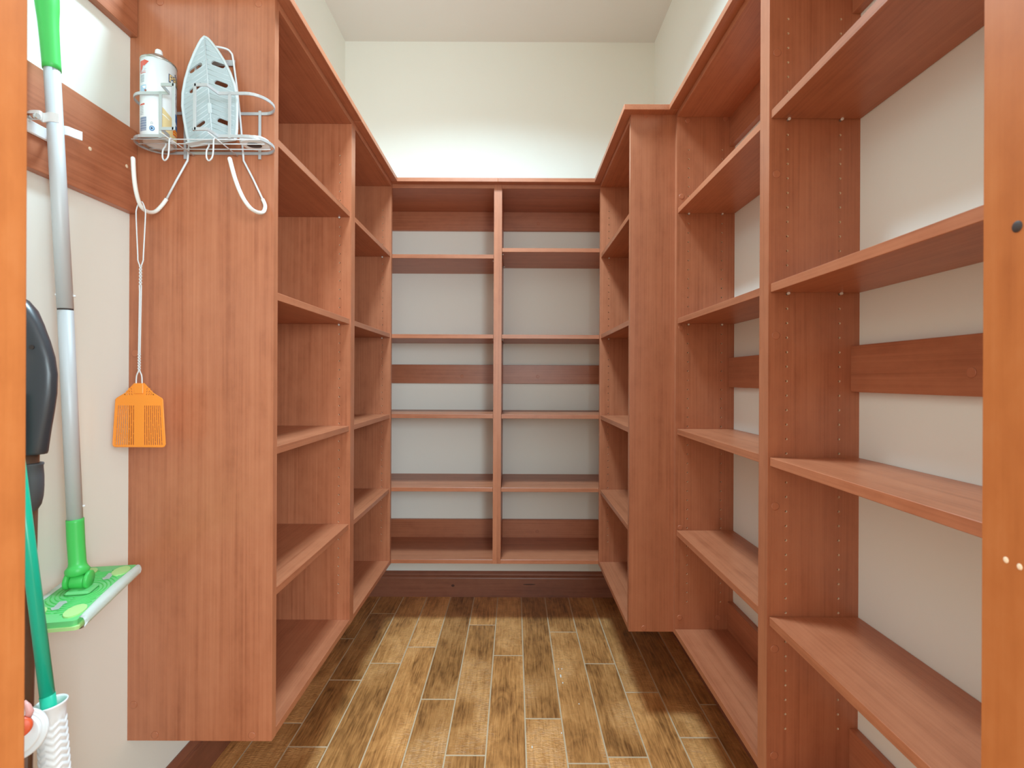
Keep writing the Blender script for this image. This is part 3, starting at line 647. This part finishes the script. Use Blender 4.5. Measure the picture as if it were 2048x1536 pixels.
bm = bmesh.new(); tube(bm, [A_, A_.lerp(B_, 0.995)], 0.0122, 20); obj('pole_section', bm, M['alu'], mop)
bm = bmesh.new(); tube(bm, [A_.lerp(B_, 0.994), A_.lerp(B_, 1.0), B_, B_.lerp(D_, 0.003)], 0.0117, 20); obj('pole_joint', bm, M['dark'], mop)
bm = bmesh.new(); tube(bm, [B_.lerp(D_, 0.002), D_], 0.0120, 20); obj('pole_section', bm, M['alu'], mop)
for p, q in ((B_ + Vector((0, 0, 0.028)), 1), (B_ + Vector((0, 0, 0.028)), -1), (D_ + Vector((0, 0, 0.025)), 1)):
    bm = bmesh.new(); d = Vector((0.74, 0.67, 0)) * q; tube(bm, [p + d * 0.010, p + d * 0.0145], 0.0023, 8); obj('push_pin', bm, M['white_plastic'], mop)
bm = bmesh.new(); tube(bm, sm([D_ + Vector((0, 0, 0.002)), D_ - Vector((-0.002, 0.0, 0.04)), D_ - Vector((-0.006, 0.001, 0.082)), Vector((-0.8462, 0.902, 0.806)), Vector((-0.8455, 0.902, 0.797))], 5),
     [0.0135] * 6 + [0.0133] * 5 + [0.014, 0.0155, 0.017, 0.0185, 0.0188, 0.0188, 0.018, 0.017, 0.015, 0.012], 16); obj('neck', bm, M['green'], mop)
lv, wv = Vector((0.335, -0.942, -0.014)), Vector((0.94, 0.335, -0.064)); nv = lv.cross(wv); nv = nv if nv.z > 0 else -nv
HM = Matrix.Translation((-0.8365, 0.9007, 0.7601)) @ Matrix((lv, wv, nv)).transposed().to_4x4()
JX = 0.0
for s in (1, -1):                            # the two ears of the fork and the knuckle between
    bm = bmesh.new(); lathe(bm, [(0.0005, -0.0035), (0.0155, -0.0035), (0.017, -0.002), (0.017, 0.002), (0.0155, 0.0035), (0.0005, 0.0035)], (-0.844 + 0.0, 0.9025, 0.7865), 20, axis=wv)
    bmesh.ops.translate(bm, verts=bm.verts[:], vec=wv * s * 0.0155); obj('fork_ear', bm, M['green'], mop)
bm = bmesh.new(); lathe(bm, [(0.0005, -0.011), (0.0125, -0.011), (0.0135, -0.009), (0.0135, 0.009), (0.0125, 0.011), (0.0005, 0.011)], (-0.844, 0.9025, 0.784), 20, axis=wv); obj('knuckle', bm, M['green'], mop)
def rrect(a, b, r, n=5):
    o = []
    for sx, sy, a0 in ((1, 1, 0), (-1, 1, PI / 2), (-1, -1, PI), (1, -1, 3 * PI / 2)):
        o += [(sx * (a - r) + r * math.cos(a0 + PI / 2 * k / n), sy * (b - r) + r * math.sin(a0 + PI / 2 * k / n)) for k in range(n + 1)]
    return o
bm = bmesh.new(); outline_plate(bm, rrect(0.126, 0.0500, 0.006), [], 0.006); xf(bm, HM @ Matrix.Translation((0, 0, -0.007))); obj('head_pad', bm, M['lime'], mop)
bm = bmesh.new(); outline_plate(bm, rrect(0.1235, 0.0455, 0.006), [], 0.010); xf(bm, HM @ Matrix.Translation((0, 0, 0.0005))); obj('head_plate', bm, M['green_pale'], mop)
bm = bmesh.new(); box(bm, -0.022, 0.022, -0.020, 0.020, 0.005, 0.012, bev=0.004); xf(bm, HM); obj('joint_base', bm, M['green_pale'], mop)
bm = bmesh.new()
for i in range(10):                          # low raised ripples round the joint
    rx, ry = 0.03 + i * 0.0085, 0.024 + i * 0.0055; pts = []
    for k in range(41):
        a = 2 * PI * k / 40; x, y = rx * math.cos(a), ry * math.sin(a)
        if abs(x) < 0.098 and abs(y) < 0.040: pts.append((x, y, 0.0056))
        else:
            if len(pts) > 2: tube(bm, pts, 0.0011, 5)
            pts = []
    if len(pts) > 2: tube(bm, pts, 0.0011, 5)
xf(bm, HM); obj('ripple_ridges', bm, M['green'], mop)
for sx in (1, -1):
    for sy in (1, -1):
        bm = bmesh.new(); outline_plate(bm, [(0.024 * math.cos(2 * PI * k / 24), 0.014 * math.sin(2 * PI * k / 24)) for k in range(24)], [], 0.003)
        xf(bm, HM @ Matrix.Translation((sx * 0.088, sy * 0.0285, 0.0065))); obj('cloth_gripper', bm, M['lime'], mop)
    bm = bmesh.new(); bm.faces.new([bm.verts.new((x, y, 0)) for x, y in ((-0.017, -0.004), (0.004, -0.006), (0.006, -0.010), (0.017, -0.006), (0.016, 0.003), (-0.003, 0.005), (-0.008, 0.009), (-0.018, 0.005))])
    bmesh.ops.solidify(bm, geom=bm.faces[:], thickness=0.0008); xf(bm, HM @ Matrix.Translation((sx * 0.062, 0.006 - sx * 0.012, 0.0075)) @ Matrix.Rotation(0.2, 4, 'Z')); obj('logo_patch', bm, M['ink_white'], mop)
for s in (1, -1):                            # white wiping cloth wrapped round the long edges
    bm = bmesh.new(); n = 16; prof = [(0.046, 0.0072), (0.0485, 0.008), (0.052, 0.0065), (0.0545, 0.002), (0.0555, -0.004), (0.0545, -0.010), (0.050, -0.0125), (0.0, -0.0125)]
    rings = []
    for i in range(n + 1):
        x = -0.117 + 0.234 * i / n; inn = 0.0045 * math.sin(PI * i / n) * (1 if True else 0)
        rings.append([bm.verts.new((x, s * (y - (inn if j < 2 else 0)), z)) for j, (y, z) in enumerate(prof)])
    for a, b in zip(rings, rings[1:]):
        for k in range(len(prof) - 1): f = bm.faces.new((a[k], a[k + 1], b[k + 1], b[k])); f.smooth = True
    bmesh.ops.solidify(bm, geom=bm.faces[:], thickness=0.0012); xf(bm, HM); obj('wiping_cloth', bm, M['cloth'], mop)

for o in (mop, clip): o.location.z += 0.0072

# ------------------------------------------------------------------ tools half hidden behind the left door jamb
tool = root('hand_grip_tool', 'black D-shaped handle on a brown shaft, peeking from behind left jamb', 'tool', (-0.785, 0.735, 0.0))
tx, ty = -0.77, 0.735
def loft(prof, flat, name, m, dish=False, n=20):
    """Oval sections: (height, centre x, half width)."""
    bm = bmesh.new(); rings = []
    for z, cx, w in prof:
        ring = []
        for k in range(n):
            a = 2 * PI * k / n; x = cx + w * math.cos(a); y = ty + flat * min(1, w / 0.02) * math.sin(a)
            if dish and math.sin(a) < 0:
                y += 0.014 * max(0, 1 - abs(z - 1.2178) / 0.055) * max(0, 1 - ((x - cx) / max(w * 0.72, 1e-4)) ** 2)
            ring.append(bm.verts.new((x, y, z)))
        rings.append(ring)
    for a, b in zip(rings, rings[1:]):
        for k in range(n): f = bm.faces.new((a[k], a[(k + 1) % n], b[(k + 1) % n], b[k])); f.smooth = True
    bm.faces.new(rings[0]); bm.faces.new(rings[-1]); return obj(name, bm, m, tool)
pr = [(1.314, -0.784, 0.0035), (1.3079, -0.784, 0.0122), (1.2922, -0.7832, 0.0232), (1.2703, -0.7822, 0.0341), (1.244, -0.7814, 0.0442), (1.2178, -0.7805, 0.0516), (1.1915, -0.7797, 0.0547), (1.1609, -0.7787, 0.053), (1.1303, -0.7779, 0.0477), (1.1041, -0.777, 0.042), (1.0822, -0.7761, 0.0376), (1.069, -0.7761, 0.0354), (1.0651, -0.7757, 0.0333)]
loft([(z, cx, w) for z, cx, w in pr], 0.02, 'grip_head', M['black'], dish=True)
bm = bmesh.new(); lathe(bm, [(0.0035, 0), (0.0035, 0.0008)], (-0.7491, 0.7212, 1.2331), 12, axis=(0.2, -1, 0)); obj('painted_hole', bm, M['dark'], tool)  # flat dark disc, the shade of a hole put into its colour
loft([(1.0506, -0.7752, 0.0271), (1.0485, -0.7752, 0.0276), (1.0455, -0.7752, 0.0258), (1.0296, -0.7752, 0.0276), (1.0122, -0.7752, 0.0278), (0.9965, -0.7752, 0.0263), (0.9842, -0.7752, 0.0227), (0.9755, -0.7761, 0.0179), (0.9723, -0.7761, 0.0157)], 0.018, 'lower_grip', M['grip'])
bm = bmesh.new(); tube(bm, [(-0.7760, ty, 1.0815), (-0.7750, ty, 0.9637), (-0.788, ty, 0.001)], [0.0188, 0.0160, 0.0145], 16); obj('shaft', bm, M['shaft'], tool)

pole = root('teal_pole', 'teal pole standing in a white chevron-ribbed sleeve beside the left jamb', 'pole', (-0.67, 0.70, 0.0))
P0, P1 = Vector((-0.7607, 0.70, 1.1613)), Vector((-0.6983, 0.70, 0.6865)); dv = (P1 - P0).normalized()
bm = bmesh.new(); tube(bm, [P0, P0.lerp(P1, 0.5), P1 - dv * 0.02], [0.0083, 0.0085, 0.0087], 24); obj('rod', bm, M['teal'], pole)
bm = bmesh.new(); tube(bm, [P1 - dv * 0.022, P1 + dv * 0.1], 0.0091, 24); obj('rod_end', bm, M['teal'], pole)
ax = (Vector((-0.645, 0.70, 0.0)) - Vector((-0.6945, 0.70, 0.699))).normalized()
cup = Vector((-0.6965, 0.70, 0.6975)); tilt = (ax + Vector((0.0, 0, 0))).normalized()
def ribs(a, z): return 0.0008 * math.sin(2 * PI * (z / 0.0105 + 0.32 * abs(((a * 6 / (2 * PI)) % 1) * 2 - 1) * 2)) if z > 0.024 else 0
pr = [(0.0150, 0.03), (0.0158, 0.012), (0.0175, 0.003), (0.0190, 0.0), (0.0200, 0.0012), (0.0196, 0.0032), (0.0178, 0.008), (0.0166, 0.018)] + [(0.0166 + 0.000012 * i, 0.024 + 0.0017 * i) for i in range(180)]
zmax = 0.695 / abs(ax.z) - 0.004
pr += [(0.0188, 0.340), (0.0188, zmax)]
bm = bmesh.new(); lathe(bm, pr, cup, 96, axis=ax, fn=ribs, cap=False); obj('ribbed_sleeve', bm, M['white_plastic'], pole)

dish = root('round_brush', 'white round stepped dish with orange middle, peeking out below left jamb edge', 'brush', (-0.71, 0.66, 0.0))
dc = Vector((-0.6915, 0.648, 0.6875)); dn = Vector((0.55, -1, 0.25)).normalized()
bm = bmesh.new(); lathe(bm, [(0.001, 0.008), (0.014, 0.009), (0.0200, 0.005), (0.0235, 0.007), (0.0260, 0.005), (0.0268, 0.001), (0.0310, 0.003), (0.0335, 0.0005), (0.0325, -0.004), (0.024, -0.008), (0.001, -0.010)], dc, 40, axis=dn); obj('dish', bm, M['white_plastic'], dish)
bm = bmesh.new(); lathe(bm, [(0.013, 0.0075), (0.013, 0.011), (0.011, 0.013), (0.001, 0.0135)], dc + Vector((0.0055, 0.003, 0.0125)), 32, axis=dn); obj('centre_button', bm, M['red_orange'], dish)
bm = bmesh.new(); tube(bm, [dc + Vector((0.012, 0.004, 0.024)), dc + Vector((0.014, 0.004, 0.030)), dc + Vector((0.011, 0.004, 0.038)), dc + Vector((0.006, 0.004, 0.045))], [0.0042, 0.0045, 0.0035, 0.0018], 14); obj('hanger', bm, M['pink'], dish)
bm = bmesh.new(); tube(bm, [dc + Vector((-0.010, 0.012, -0.01)), Vector((-0.715, 0.675, 0.3)), Vector((-0.73, 0.69, 0.001))], 0.009, 12); obj('stick', bm, M['shaft'], dish)
